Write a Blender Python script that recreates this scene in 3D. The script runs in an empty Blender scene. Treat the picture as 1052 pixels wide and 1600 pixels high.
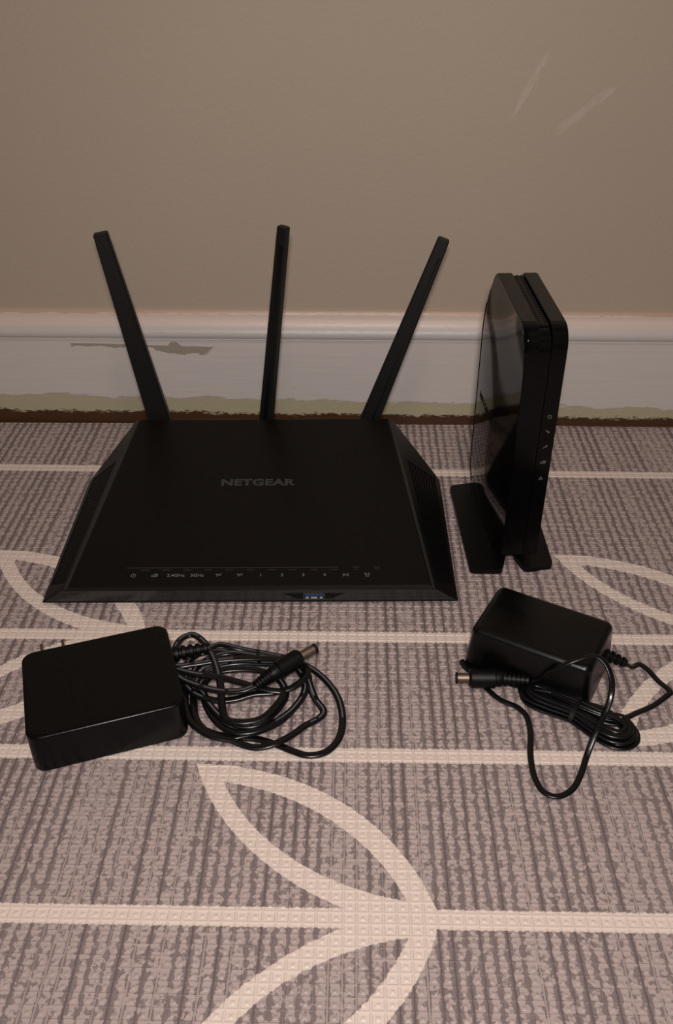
import bpy, bmesh, math, random
from mathutils import Vector, Matrix
random.seed(4)
SC = bpy.context.scene
COL = SC.collection
S = 0.001                      # everything below is written in millimetres

# ------------------------------------------------------------------ camera
cam_d = bpy.data.cameras.new('camera'); cam = bpy.data.objects.new('camera', cam_d); COL.objects.link(cam)
ra, ua, fa = (Vector(v) for v in ((0.9997805, 0.0202999, -0.0051738), (-0.0072916, 0.5687401, 0.8224850), (-0.0196389, 0.8222668, -0.5687633)))
cam.matrix_world = Matrix(((ra.x, ua.x, -fa.x, -8.912*S), (ra.y, ua.y, -fa.y, -429.812*S), (ra.z, ua.z, -fa.z, 397.707*S), (0, 0, 0, 1)))
cam_d.sensor_fit = 'VERTICAL'; cam_d.sensor_height = 24.0; cam_d.lens = 24.0*1397.737/1600
cam_d.clip_start = 0.01; cam_d.clip_end = 50
SC.camera = cam

# ------------------------------------------------------------------ light
w = bpy.data.worlds.new('room_dark'); SC.world = w; w.use_nodes = True
w.node_tree.nodes['Background'].inputs[0].default_value = (1.0, 0.88, 0.80, 1)
w.node_tree.nodes['Background'].inputs[1].default_value = 0.085
def area(name, loc, target, size, power, color):
    l = bpy.data.lights.new(name, 'AREA'); l.shape = 'DISK'; l.size = size*S; l.energy = power; l.color = color
    o = bpy.data.objects.new(name, l); COL.objects.link(o); o.location = Vector(loc)*S
    o.rotation_euler = (Vector(target)-Vector(loc)).to_track_quat('-Z', 'Y').to_euler(); return o
area('phone_lamp', (-5, -470, 475), (0, 60, 60), 50, 3.3, (1.0, 0.93, 0.90))
area('ceiling_lamp', (150, -900, 2300), (0, 100, 0), 420, 9.0, (1.0, 0.80, 0.68))
SC.view_settings.view_transform = 'Standard'; SC.view_settings.look = 'None'
SC.view_settings.exposure = 0.0; SC.view_settings.gamma = 1.0; SC.view_settings.use_curve_mapping = False

# ------------------------------------------------------------------ node helper
class NT:
    def __init__(s, m): s.t = m.node_tree
    def n(s, typ, **k):
        nd = s.t.nodes.new(typ)
        for a, b in k.items(): setattr(nd, a, b)
        return nd
    def link(s, a, b): s.t.links.new(a, b)
    def put(s, sock, v):
        if hasattr(v, 'is_linked') or hasattr(v, 'links'): s.link(v, sock)
        else: sock.default_value = v
    def m(s, op, a, b=0.0, c=0.0):
        nd = s.n('ShaderNodeMath', operation=op)
        for i, v in enumerate((a, b, c)): s.put(nd.inputs[i], v)
        return nd.outputs[0]
    def step(s, x, a, b):
        nd = s.n('ShaderNodeMapRange', interpolation_type='SMOOTHSTEP'); s.put(nd.inputs[0], x)
        s.put(nd.inputs[1], a); s.put(nd.inputs[2], b); return nd.outputs[0]
    def mix(s, f, a, b):
        nd = s.n('ShaderNodeMix', data_type='RGBA'); s.put(nd.inputs[0], f); s.put(nd.inputs[6], a); s.put(nd.inputs[7], b); return nd.outputs[2]
    def xyz(s, x, y, z=0.0):
        nd = s.n('ShaderNodeCombineXYZ')
        for i, v in enumerate((x, y, z)): s.put(nd.inputs[i], v)
        return nd.outputs[0]
    def noise(s, vec, scale, detail=2.0, rough=0.5):
        nd = s.n('ShaderNodeTexNoise'); s.link(vec, nd.inputs['Vector'])
        nd.inputs['Scale'].default_value = scale; nd.inputs['Detail'].default_value = detail; nd.inputs['Roughness'].default_value = rough
        return nd.outputs['Fac']
    def obj(s):
        tc = s.n('ShaderNodeTexCoord'); sp = s.n('ShaderNodeSeparateXYZ'); s.link(tc.outputs['Object'], sp.inputs[0])
        k = [s.m('MULTIPLY', o, 1000.0) for o in sp.outputs]
        return tc.outputs['Object'], k
    def bump(s, h, dist, strength=1.0):
        nd = s.n('ShaderNodeBump'); nd.inputs['Distance'].default_value = dist; nd.inputs['Strength'].default_value = strength
        s.link(h, nd.inputs['Height']); return nd.outputs[0]
def mat(name, color, rough=0.5, spec=0.5, metal=0.0, grain=0.0, coat=0.0):
    m = bpy.data.materials.new(name); m.use_nodes = True; t = NT(m); b = m.node_tree.nodes['Principled BSDF']
    b.inputs['Base Color'].default_value = (*color, 1); b.inputs['Roughness'].default_value = rough
    b.inputs['Specular IOR Level'].default_value = spec; b.inputs['Metallic'].default_value = metal; b.inputs['Coat Weight'].default_value = coat
    v, k = t.obj()
    n1 = t.noise(v, 900, 3)
    b_in = t.m('MULTIPLY_ADD', n1, 0.12, rough-0.06); t.link(b_in, b.inputs['Roughness'])
    if grain: t.link(t.bump(t.noise(v, 2600, 2), grain*S), b.inputs['Normal'])
    return m
M = dict(
    top=mat('router_black', (0.0038, 0.0030, 0.0026), 0.33, 0.20, grain=0.012),
    gloss=mat('gloss_black', (0.0018, 0.0018, 0.0018), 0.17, 0.20),
    mirror=mat('polished_black', (0.0015, 0.0015, 0.0015), 0.07, 0.16),
    front=mat('front_black', (0.0085, 0.0092, 0.0092), 0.14, 0.85),
    bevel=mat('satin_black', (0.0060, 0.0052, 0.0047), 0.40, 0.22),
    strip=mat('edge_lit_black', (0.020, 0.018, 0.016), 0.36, 0.36),  # black raised in tone: light caught on the bevels is in the colour
    cap=mat('cap_black', (0.0105, 0.0092, 0.0082), 0.42, 0.30),
    vent=mat('vent_black', (0.0022, 0.0022, 0.0022), 0.55, 0.22),
    rubber=mat('antenna_black', (0.0052, 0.0048, 0.0045), 0.5, 0.30, grain=0.04),
    groove=mat('groove_black', (0.0030, 0.0034, 0.0045), 0.25, 0.4),
    plastic=mat('adapter_black', (0.0014, 0.0014, 0.0014), 0.25, 0.24, grain=0.016),
    plastic3=mat('adapter_gloss', (0.0010, 0.0010, 0.0010), 0.30, 0.36, grain=0.02),
    plastic2=mat('adapter_matt', (0.0018, 0.0018, 0.0018), 0.46, 0.20, grain=0.04),
    cord=mat('cord_black', (0.0024, 0.0024, 0.0030), 0.27, 0.42),
    mark=mat('cord_stripe', (0.085, 0.085, 0.095), 0.4, 0.4),
    print=mat('grey_print', (0.15, 0.135, 0.125), 0.5, 0.3),
    logo=mat('logo_grey', (0.034, 0.031, 0.029), 0.5, 0.4),
    dark=mat('logo_dark', (0.0015, 0.0015, 0.0015), 0.6, 0.08),
    led=mat('light_slot', (0.035, 0.031, 0.032), 0.4, 0.4),
    metal=mat('plug_metal', (0.22, 0.16, 0.125), 0.5, 0.5, 1.0),
    steel=mat('steel', (0.10, 0.10, 0.10), 0.45, 0.4, 0.6),
    blade=mat('blade_metal', (0.22, 0.17, 0.14), 0.4, 0.5, 1.0),
    blue=mat('usb_blue', (0.012, 0.035, 0.12), 0.5, 0.3),
    pale=mat('contact_pale', (0.36, 0.35, 0.36), 0.4, 0.4),
)

# ------------------------------------------------------------------ mesh helper
def link(name, bm, m, parent=None, smooth=False):
    me = bpy.data.meshes.new(name); bm.normal_update(); bm.to_mesh(me); bm.free()
    for x in (m if isinstance(m, (list, tuple)) else [m]): me.materials.append(x)
    if smooth:
        me.polygons.foreach_set('use_smooth', [True]*len(me.polygons))
    o = bpy.data.objects.new(name, me); COL.objects.link(o)
    if parent: o.parent = parent
    return o
def smooth_by_angle(o, deg=35):
    me = o.data; me.polygons.foreach_set('use_smooth', [True]*len(me.polygons))
    bm = bmesh.new(); bm.from_mesh(me)
    for e in bm.edges:
        if len(e.link_faces) == 2 and e.calc_face_angle(0) > math.radians(deg): e.smooth = False
    bm.to_mesh(me); bm.free(); return o
def thing(name, label, cat, loc=(0, 0, 0), rotz=0.0):
    o = bpy.data.objects.new(name, None); COL.objects.link(o); o.empty_display_size = 0.02
    o.location = Vector(loc)*S; o.rotation_euler = (0, 0, math.radians(rotz)); o['label'] = label; o['category'] = cat
    return o
def V(bm, p): return bm.verts.new((p[0]*S, p[1]*S, p[2]*S))
def F(bm, vs):
    try: return bm.faces.new(vs)
    except ValueError: return None
def poly(bm, pts): return F(bm, [V(bm, p) for p in pts])
def box(bm, x0, x1, y0, y1, z0, z1, mx=None):
    vs = [V(bm, (x, y, z)) for z in (z0, z1) for y in (y0, y1) for x in (x0, x1)]
    for f in ((0, 2, 3, 1), (4, 5, 7, 6), (0, 1, 5, 4), (2, 6, 7, 3), (0, 4, 6, 2), (1, 3, 7, 5)): F(bm, [vs[i] for i in f])
    if mx is not None: bmesh.ops.transform(bm, matrix=mx, verts=vs)
    return vs
def bevel(bm, off, seg=2, edges=None, angle=20):
    es = edges if edges is not None else [e for e in bm.edges if len(e.link_faces) == 2 and e.calc_face_angle(0) > math.radians(angle)]
    bmesh.ops.bevel(bm, geom=es, offset=off*S, segments=seg, profile=0.5, affect='EDGES', clamp_overlap=True)
def prism(bm, pts, h0, h1, axis='z'):
    """extrude a closed outline; axis is the extrusion axis"""
    def P(a, b, h): return (a, b, h) if axis == 'z' else ((h, a, b) if axis == 'x' else (a, h, b))
    lo = [V(bm, P(a, b, h0)) for a, b in pts]; hi = [V(bm, P(a, b, h1)) for a, b in pts]
    n = len(pts); F(bm, lo[::-1]); F(bm, hi)
    for i in range(n): F(bm, [lo[i], lo[(i+1) % n], hi[(i+1) % n], hi[i]])
    return lo, hi
def rrect(x0, x1, y0, y1, r, n=6):
    out = []
    for cx, cy, a0 in ((x1-r, y0+r, -90), (x1-r, y1-r, 0), (x0+r, y1-r, 90), (x0+r, y0+r, 180)):
        for i in range(n+1):
            a = math.radians(a0+90*i/n); out.append((cx+r*math.cos(a), cy+r*math.sin(a)))
    return out
def loft(bm, rings, cap=True):
    vs = [[V(bm, p) for p in r] for r in rings]; n = len(rings[0])
    for a, b in zip(vs, vs[1:]):
        for i in range(n): F(bm, [a[i], a[(i+1) % n], b[(i+1) % n], b[i]])
    if cap: F(bm, vs[0][::-1]); F(bm, vs[-1])
    return vs
def catmull(pts, sub=6):
    P = [Vector(p) for p in pts]; P = [P[0]*2-P[1]]+P+[P[-1]*2-P[-2]]; out = []
    for i in range(1, len(P)-2):
        a, b, c, d = P[i-1:i+3]
        t0 = 0.0; t1 = t0+max((b-a).length, 1e-4)**0.5; t2 = t1+max((c-b).length, 1e-4)**0.5; t3 = t2+max((d-c).length, 1e-4)**0.5
        for k in range(sub):
            t = t1+(t2-t1)*k/sub
            A1 = a*((t1-t)/(t1-t0))+b*((t-t0)/(t1-t0)); A2 = b*((t2-t)/(t2-t1))+c*((t-t1)/(t2-t1)); A3 = c*((t3-t)/(t3-t2))+d*((t-t2)/(t3-t2))
            B1 = A1*((t2-t)/(t2-t0))+A2*((t-t0)/(t2-t0)); B2 = A2*((t3-t)/(t3-t1))+A3*((t-t1)/(t3-t1))
            out.append(B1*((t2-t)/(t2-t1))+B2*((t-t1)/(t2-t1)))
    out.append(P[-2].copy()); return out
def sweep(bm, path, section, twist=None, mark=None, cap=True):
    """carry a 2-D section (side, up) along a path; mark(i_along, i_round) gives the material index"""
    rings = []; up = Vector((0, 0, 1)); n = len(path)
    for i, p in enumerate(path):
        t = (path[min(i+1, n-1)]-path[max(i-1, 0)]).normalized()
        side = t.cross(up)
        if side.length < 0.05: side = Vector((1, 0, 0))
        side.normalize(); u = side.cross(t).normalized()
        if twist:
            a = twist(i/(n-1)); side, u = side*math.cos(a)+u*math.sin(a), u*math.cos(a)-side*math.sin(a)
        sec = section(i/(n-1)) if callable(section) else section
        rings.append([p+side*a+u*b for a, b in sec])
    vs = [[V(bm, q) for q in r] for r in rings]; k = len(vs[0])
    for i, (a, b) in enumerate(zip(vs, vs[1:])):
        for j in range(k):
            f = F(bm, [a[j], a[(j+1) % k], b[(j+1) % k], b[j]])
            if f and mark: f.material_index = mark(i, j)
    if cap: F(bm, vs[0][::-1]); F(bm, vs[-1])
def ring(r, n=14, ry=None): return [(r*math.cos(2*math.pi*i/n), (ry or r)*math.sin(2*math.pi*i/n)) for i in range(n)]
def twin(w, h):
    """flat twin-lead section: two round cores side by side with a shallow waist"""
    out = []
    for i in range(14):
        a = 2*math.pi*i/14; x = math.cos(a)*w; y = math.sin(a)*h
        y *= 0.72+0.28*min(1.0, abs(math.cos(a))*1.7)
        out.append((x, y))
    return out
def text_bm(bm, s, size, place, bold=0.0, wide=1.0, depth=0.15, space=1.0):
    c = bpy.data.curves.new('t', 'FONT'); c.body = s; c.size = size; c.align_x = 'CENTER'; c.align_y = 'CENTER'
    c.offset = bold; c.extrude = depth; c.space_character = space; c.resolution_u = 4
    o = bpy.data.objects.new('t', c); COL.objects.link(o)
    me = bpy.data.meshes.new_from_object(o.evaluated_get(bpy.context.evaluated_depsgraph_get()))
    bpy.data.objects.remove(o); bpy.data.curves.remove(c)
    n0 = len(bm.verts); bm.from_mesh(me); bpy.data.meshes.remove(me); bm.verts.ensure_lookup_table()
    for v in bm.verts[n0:]:
        q = place(v.co.x*wide, v.co.y, v.co.z); v.co = Vector(q)*S
def stroke(bm, pts, wd, place, h=0.15):
    """a thin raised printed line along 2-D points"""
    for (x0, y0), (x1, y1) in zip(pts, pts[1:]):
        d = Vector((x1-x0, y1-y0)); L = d.length or 1e-6; nx, ny = -d.y/L*wd/2, d.x/L*wd/2
        ex, ey = d.x/L*wd*0.3, d.y/L*wd*0.3
        q = [(x0+nx-ex, y0+ny-ey), (x0-nx-ex, y0-ny-ey), (x1-nx+ex, y1-ny+ey), (x1+nx+ex, y1+ny+ey)]
        lo = [V(bm, place(a, b, 0.0)) for a, b in q]; hi = [V(bm, place(a, b, h)) for a, b in q]
        F(bm, hi)
        for i in range(4): F(bm, [lo[i], lo[(i+1) % 4], hi[(i+1) % 4], hi[i]])
def arc(cx, cy, r, a0, a1, n=10, ry=None): return [(cx+r*math.cos(math.radians(a0+(a1-a0)*i/n)), cy+(ry or r)*math.sin(math.radians(a0+(a1-a0)*i/n))) for i in range(n+1)]
def icon(kind, s):
    if kind == 'power': return [arc(0, 0, s, 125, 415), [(0, 0.1*s), (0, 1.15*s)]]
    if kind == 'cloud': return [[(-1.3*s, -0.7*s), (-1.5*s, -0.2*s), (-0.8*s, 0.2*s), (0.1*s, 0.8*s), (1.2*s, 0.9*s), (1.4*s, 0.1*s), (0.9*s, -0.6*s), (-1.3*s, -0.7*s)], arc(0.5*s, 0.1*s, 0.45*s, 0, 300)]
    if kind == 'usb': return [arc(0.8*s, 0.4*s, 0.5*s, 0, 360), [(0.3*s, 0.3*s), (-1.2*s, 0.6*s)], [(-1.2*s, 0.6*s), (-0.9*s, 0.9*s)], [(0, 0.2*s), (-0.6*s, -0.5*s)], [(-0.6*s, -0.2*s), (-0.6*s, -0.8*s)]]
    if kind == 'wifi': return [arc(0, 0, 0.25*s, 0, 360, 6), arc(0, 0, 0.8*s, -45, 45, 5), arc(0, 0, 0.8*s, 135, 225, 5), arc(0, 0, 1.3*s, -40, 40, 5), arc(0, 0, 1.3*s, 140, 220, 5)]
    if kind == 'wps': return [arc(0.1*s, -0.3*s, 0.8*s, 150, 420), [(-0.7*s, 0.6*s), (0.2*s, -0.3*s)], [(-1.3*s, 0.7*s), (-0.4*s, 0.9*s)], [(0.6*s, 1.0*s), (1.3*s, 0.6*s)]]
    if kind == 'down': return [[(-1.0*s, 0.9*s), (-0.3*s, -0.2*s), (0.1*s, 0.5*s), (0.8*s, -0.8*s)], [(0.2*s, -0.8*s), (0.9*s, -0.9*s), (0.9*s, -0.2*s)]]
    if kind == 'up': return [[(-1.0*s, -0.9*s), (-0.3*s, 0.2*s), (0.1*s, -0.5*s), (0.8*s, 0.8*s)], [(0.2*s, 0.8*s), (0.9*s, 0.9*s), (0.9*s, 0.2*s)]]
    if kind == 'net': return [arc(0, 0.6*s, 0.4*s, 0, 360, 6), arc(-0.7*s, -0.6*s, 0.35*s, 0, 360, 6), arc(0.7*s, -0.6*s, 0.35*s, 0, 360, 6), [(-0.2*s, 0.25*s), (-0.6*s, -0.3*s)], [(0.2*s, 0.25*s), (0.6*s, -0.3*s)]]

# ------------------------------------------------------------------ setting: wall, floor, baseboard, cap moulding
WX, WY, WR = -25.0, 301.0, -0.5      # the wall's own line, turned half a degree
def wall_frame(o): o.location = (WX*S, WY*S, 0); o.rotation_euler = (0, 0, math.radians(WR)); o['kind'] = 'structure'; return o
FZ = -6.0                           # floor under the 6 mm mat

wm = bpy.data.materials.new('wall_paint'); wm.use_nodes = True; t = NT(wm); b = wm.node_tree.nodes['Principled BSDF']
v, (x, y, z) = t.obj()
def smear(cx, cz, ang, ln, wd, seed):
    ca, sa = math.cos(math.radians(ang)), math.sin(math.radians(ang))
    dx, dz = t.m('SUBTRACT', x, cx), t.m('SUBTRACT', z, cz)
    u = t.m('ADD', t.m('MULTIPLY', dx, ca), t.m('MULTIPLY', dz, sa)); q = t.m('SUBTRACT', t.m('MULTIPLY', dz, ca), t.m('MULTIPLY', dx, sa))
    nz = t.noise(t.xyz(t.m('MULTIPLY', u, 0.02), t.m('MULTIPLY', q, 0.10), seed), 5.0, 4, 0.65)
    q = t.m('ADD', q, t.m('MULTIPLY', t.m('SUBTRACT', nz, 0.5), wd*3.2))
    e = t.m('ADD', t.m('POWER', t.m('ABSOLUTE', t.m('DIVIDE', u, ln)), 2.0), t.m('POWER', t.m('ABSOLUTE', t.m('DIVIDE', q, wd)), 2.0))
    return t.m('MULTIPLY', t.step(e, 1.15, 0.55), t.step(nz, 0.30, 0.62))
sm = t.m('MAXIMUM', smear(144, 279, 64, 27, 2.6, 1.3), t.m('MAXIMUM', smear(188, 263, 40, 27, 3.4, 4.7), smear(176, 255, 30, 12, 2.2, 8.1)))
base = t.mix(t.noise(v, 7, 3), (0.375, 0.310, 0.240, 1), (0.400, 0.330, 0.258, 1))
t.link(t.mix(t.m('MULTIPLY', sm, 0.45), base, (0.53, 0.45, 0.39, 1)), b.inputs['Base Color'])
b.inputs['Roughness'].default_value = 0.62; b.inputs['Specular IOR Level'].default_value = 0.25
t.link(t.bump(t.noise(v, 260, 5, 0.6), 0.0006, 0.5), b.inputs['Normal'])
bm = bmesh.new(); box(bm, -1400, 1400, 0, 90, FZ, 2400); wall_frame(link('wall_back', bm, wm))

fm = bpy.data.materials.new('floor_boards'); fm.use_nodes = True; t = NT(fm); b = fm.node_tree.nodes['Principled BSDF']
v, (x, y, z) = t.obj()
t.link(t.mix(t.noise(t.xyz(t.m('MULTIPLY', x, 0.004), t.m('MULTIPLY', y, 0.06)), 3, 4), (0.10, 0.045, 0.02, 1), (0.19, 0.09, 0.045, 1)), b.inputs['Base Color'])
b.inputs['Roughness'].default_value = 0.45
bm = bmesh.new(); box(bm, -1400, 1400, -1600, 380, FZ-30, FZ); o = link('floor', bm, fm); o['kind'] = 'structure'

bbm = bpy.data.materials.new('baseboard_paint'); bbm.use_nodes = True; t = NT(bbm); b = bbm.node_tree.nodes['Principled BSDF']
v, (x, y, z) = t.obj()
n_lo = t.noise(t.xyz(t.m('MULTIPLY', x, 0.010), t.m('MULTIPLY', z, 0.02)), 2.2, 6, 0.62)
n_hi = t.noise(t.xyz(t.m('MULTIPLY', x, 0.075), t.m('MULTIPLY', z, 0.25), 3.0), 2.4, 8, 0.78)
z1 = t.m('ADD', z, t.m('MULTIPLY', t.m('SUBTRACT', n_hi, 0.5), 17.0))
z1 = t.m('ADD', z1, t.m('MULTIPLY', t.m('SUBTRACT', n_lo, 0.5), 9.0))
wood_edge = t.m('SUBTRACT', 9.6, t.m('MULTIPLY', x, 0.006))
wood = t.step(t.m('SUBTRACT', z1, wood_edge), 0.5, -0.5)
z2 = t.m('ADD', z, t.m('ADD', t.m('MULTIPLY', t.m('SUBTRACT', n_lo, 0.5), 20.0), t.m('MULTIPLY', t.m('SUBTRACT', n_hi, 0.5), 5.0)))
green = t.step(t.m('SUBTRACT', z2, t.m('SUBTRACT', 23.0, t.m('MULTIPLY', x, 0.014))), 0.9, -0.9)
streak = t.noise(t.xyz(t.m('MULTIPLY', x, 0.004), t.m('MULTIPLY', z, 0.10)), 3.0, 4)
white = t.mix(streak, (0.510, 0.468, 0.440, 1), (0.575, 0.530, 0.500, 1))
c = t.mix(green, white, t.mix(n_hi, (0.34, 0.305, 0.20, 1), (0.45, 0.405, 0.275, 1)))
# the long flaked patch left of centre, and a few specks
nP = t.noise(t.xyz(t.m('MULTIPLY', x, 0.045), t.m('MULTIPLY', z, 0.16), 9.0), 2.5, 7, 0.72)
px = t.step(x, -165, -148)
px0 = t.step(x, -232, -165)
topE = t.m('ADD', 77.0, t.m('MULTIPLY', t.step(t.m('ABSOLUTE', t.m('ADD', x, 141.0)), 7.0, 1.5), 4.0))
topN = t.m('SUBTRACT', topE, t.m('ADD', t.m('MULTIPLY', t.step(x, -232, -110), 2.5), t.m('MULTIPLY', t.m('SUBTRACT', nP, 0.5), 2.0)))
botE = t.m('SUBTRACT', t.m('SUBTRACT', 76.0, t.m('ADD', t.m('MULTIPLY', px0, 1.6), t.m('MULTIPLY', px, 5.5))), t.m('MULTIPLY', t.m('SUBTRACT', nP, 0.42), 13.0))
patch = t.m('MULTIPLY', t.m('MULTIPLY', t.step(t.m('SUBTRACT', topN, z), -0.2, 0.25), t.step(t.m('SUBTRACT', z, botE), -0.2, 0.25)),
            t.m('MULTIPLY', t.step(x, -233, -231), t.step(t.m('SUBTRACT', x, t.m('MULTIPLY', z, 0.9)), -172, -176)))
c = t.mix(patch, c, (0.30, 0.255, 0.21, 1))
spk = t.step(t.noise(t.xyz(t.m('MULTIPLY', x, 0.05), t.m('MULTIPLY', z, 0.12), 20.0), 2.0, 2), 0.765, 0.785)
c = t.mix(spk, c, (0.22, 0.19, 0.165, 1))
grain = t.noise(t.xyz(t.m('MULTIPLY', x, 0.01), t.m('MULTIPLY', z, 0.25)), 4, 4)
c = t.mix(wood, c, t.mix(grain, (0.034, 0.012, 0.004, 1), (0.085, 0.036, 0.013, 1)))
t.link(c, b.inputs['Base Color']); b.inputs['Roughness'].default_value = 0.42
h = t.m('ADD', t.m('MULTIPLY', t.m('ADD', wood, t.m('MULTIPLY', t.m('ADD', green, patch), 0.5)), -1.0), t.m('MULTIPLY', streak, 0.35))
t.link(t.bump(h, 0.0006, 0.6), b.inputs['Normal'])
bm = bmesh.new()
prism(bm, [(0.5, FZ), (-14, FZ), (-14, 80.6), (-14.8, 80.9), (-14.8, 81.5), (-13.6, 82.0), (0.5, 82.0)], -1390, 1390, 'x')
# split lengthwise so that the outline can wander a little
wall_frame(link('baseboard_back', bm, bbm))

cm = bpy.data.materials.new('moulding_paint'); cm.use_nodes = True; t = NT(cm); b = cm.node_tree.nodes['Principled BSDF']
v, (x, y, z) = t.obj()
nn = t.noise(t.xyz(t.m('MULTIPLY', x, 0.04), t.m('MULTIPLY', z, 0.25)), 2.2, 6, 0.7)
edge = t.step(t.m('ADD', z, t.m('MULTIPLY', t.m('SUBTRACT', nn, 0.5), 6.0)), 100.5, 101.2)
tint = t.mix(t.step(z, 91.0, 94.0), (0.50, 0.465, 0.445, 1), (0.60, 0.485, 0.435, 1))
t.link(t.mix(edge, tint, (0.46, 0.33, 0.25, 1)), b.inputs['Base Color']); b.inputs['Roughness'].default_value = 0.3
t.link(t.bump(nn, 0.0008, 0.4), b.inputs['Normal'])
bm = bmesh.new()
prof = [(0.5, 82.4), (-14.6, 82.4), (-15.6, 83.4), (-15.8, 86.5), (-15.2, 89.6), (-13.6, 91.2), (-12.2, 92.4), (-11.4, 94), (-10.2, 96.5), (-8, 98.6), (-5.2, 99.8), (-3.9, 100.2), (-3.6, 101.6), (-2.4, 103.4), (0.5, 103.8)]
lo, hi = prism(bm, prof, -1390, 1390, 'x'); wall_frame(smooth_by_angle(link('trim_1', bm, cm), 50))

# the cracked bead of old paint along the joint between board and moulding
pm = mat('paint_bead', (0.66, 0.62, 0.59), 0.35, 0.45)
bm = bmesh.new(); rb = random.Random(9); rings_ = []
for q in range(281):
    xx = -1390+q*2780/280; e_ = rb.uniform(-0.25, 0.35)
    rings_.append([(xx, -13.8, 80.9), (xx, -15.3-e_*0.6, 81.3), (xx, -15.5-e_*0.6, 82.0+e_*0.5), (xx, -13.8, 82.35)])
loft(bm, rings_); bmesh.ops.recalc_face_normals(bm, faces=bm.faces); wall_frame(link('trim_2', bm, pm))

# ------------------------------------------------------------------ play mat: every embossed cell is real relief
CU, CV = 6.35, 5.715
mm = bpy.data.materials.new('mat_print'); mm.use_nodes = True; t = NT(mm); b = mm.node_tree.nodes['Principled BSDF']
v, (x, y, z) = t.obj()
u = t.m('DIVIDE', x, CU); vv = t.m('DIVIDE', y, CV)
wob = t.noise(t.xyz(u, vv), 1.7, 3, 0.6)
wb = t.m('MULTIPLY', t.m('SUBTRACT', wob, 0.5), 0.30)
u2, v2 = t.m('ADD', u, wb), t.m('SUBTRACT', vv, wb)
# woven look: every seam between two columns of cells carries its own width of dark thread, broken up cell by cell
seam = t.m('FLOOR', t.m('ADD', u, 0.5))
us = t.m('ADD', u, t.m('MULTIPLY', wb, 0.45))
dist = t.m('ABSOLUTE', t.m('SUBTRACT', us, seam))
wn = t.n('ShaderNodeTexWhiteNoise', noise_dimensions='1D'); t.link(seam, wn.inputs['W']); W = wn.outputs['Value']
slow = t.noise(t.xyz(t.m('MULTIPLY', seam, 0.35), t.m('MULTIPLY', vv, 0.035), 3.0), 1.0, 2)
W = t.m('ADD', t.m('MULTIPLY', W, 0.75), t.m('MULTIPLY', t.m('SUBTRACT', slow, 0.38), 1.0))
bl = t.noise(t.xyz(t.m('MULTIPLY', u, 1.9), t.m('MULTIPLY', vv, 1.15), 5.0), 1.0, 3, 0.6)
bl2 = t.noise(t.xyz(t.m('MULTIPLY', u, 2.6), t.m('MULTIPLY', vv, 2.2), 8.0), 1.0, 1)
width = t.m('ADD', t.m('ADD', 0.115, t.m('MULTIPLY', W, 0.24)), t.m('ADD', t.m('MULTIPLY', t.m('SUBTRACT', bl, 0.5), 1.25), t.m('MULTIPLY', t.m('SUBTRACT', bl2, 0.5), 0.75)))
darkm = t.step(t.m('SUBTRACT', width, dist), -0.025, 0.035)
blot = t.step(t.m('ADD', t.m('MULTIPLY', bl, 0.6), t.m('MULTIPLY', bl2, 0.4)), 0.555, 0.585)
darkm = t.m('MAXIMUM', darkm, t.m('MULTIPLY', blot, 0.85))
big = t.noise(t.xyz(t.m('MULTIPLY', u2, 0.12), t.m('MULTIPLY', v2, 0.05), 2.0), 1.0, 2)
light_c = t.mix(big, (0.335, 0.268, 0.252, 1), (0.380, 0.306, 0.288, 1))
dark_c = t.mix(bl2, (0.155, 0.119, 0.118, 1), (0.225, 0.177, 0.171, 1))
fine = t.m('MULTIPLY', t.step(dist, 0.065, 0.025), t.step(W, 0.50, 0.62))
pale = t.m('MULTIPLY', t.step(dist, 0.09, 0.05), t.step(W, 0.34, 0.24))
cloth = t.mix(fine, t.mix(darkm, light_c, dark_c), (0.105, 0.078, 0.080, 1))
cloth = t.mix(t.m('MULTIPLY', pale, 0.55), cloth, (0.41, 0.335, 0.31, 1))
def band(c0, hw):
    return t.step(t.m('ABSOLUTE', t.m('SUBTRACT', v2, c0)), hw+0.05, hw-0.05)
lines = t.m('MAXIMUM', t.m('MAXIMUM', band(0.5, 0.88), band(-16.5, 0.88)), band(-33.5, 0.88))
far = t.m('ADD', t.m('MULTIPLY', u2, -0.013), 35.9)
lines = t.m('MAXIMUM', lines, t.step(t.m('ABSOLUTE', t.m('SUBTRACT', v2, far)), 0.95, 0.85))
lines = t.m('MAXIMUM', lines, t.m('MAXIMUM', band(-50.5, 0.88), band(-67.5, 0.88)))
def inside(a, w, cx, cy, r):
    d = t.m('SQRT', t.m('ADD', t.m('POWER', t.m('SUBTRACT', a, cx), 2.0), t.m('POWER', t.m('SUBTRACT', w, cy), 2.0)))
    return t.step(d, r+0.05, r-0.05)
def leaf(u0, v0):
    a = t.m('SUBTRACT', u2, u0); wv = t.m('ABSOLUTE', t.m('SUBTRACT', v2, v0))
    outer = t.m('MULTIPLY', inside(a, wv, -14.8, -4.9, 20.6), inside(a, wv, 8.42, 23.19, 24.63))
    inner = t.m('MULTIPLY', inside(a, wv, -15.66, -6.17, 20.04), inside(a, wv, 6.19, 21.57, 20.25))
    return t.m('MULTIPLY', outer, t.m('SUBTRACT', 1.0, inner))
for u0, v0 in ((0, -33.5), (-27.9, 0.6), (36.6, 0.6), (64.4, -33.5), (-64.4, -33.5)):
    lines = t.m('MAXIMUM', lines, leaf(u0, v0))
cream = t.mix(bl, (0.585, 0.492, 0.430, 1), (0.630, 0.532, 0.466, 1))
t.link(t.mix(lines, cloth, cream), b.inputs['Base Color'])
b.inputs['Roughness'].default_value = 0.5; b.inputs['Specular IOR Level'].default_value = 0.35
bm = None
NX0, NX1, NY0, NY1 = -76, 76, -72, 50
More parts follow.
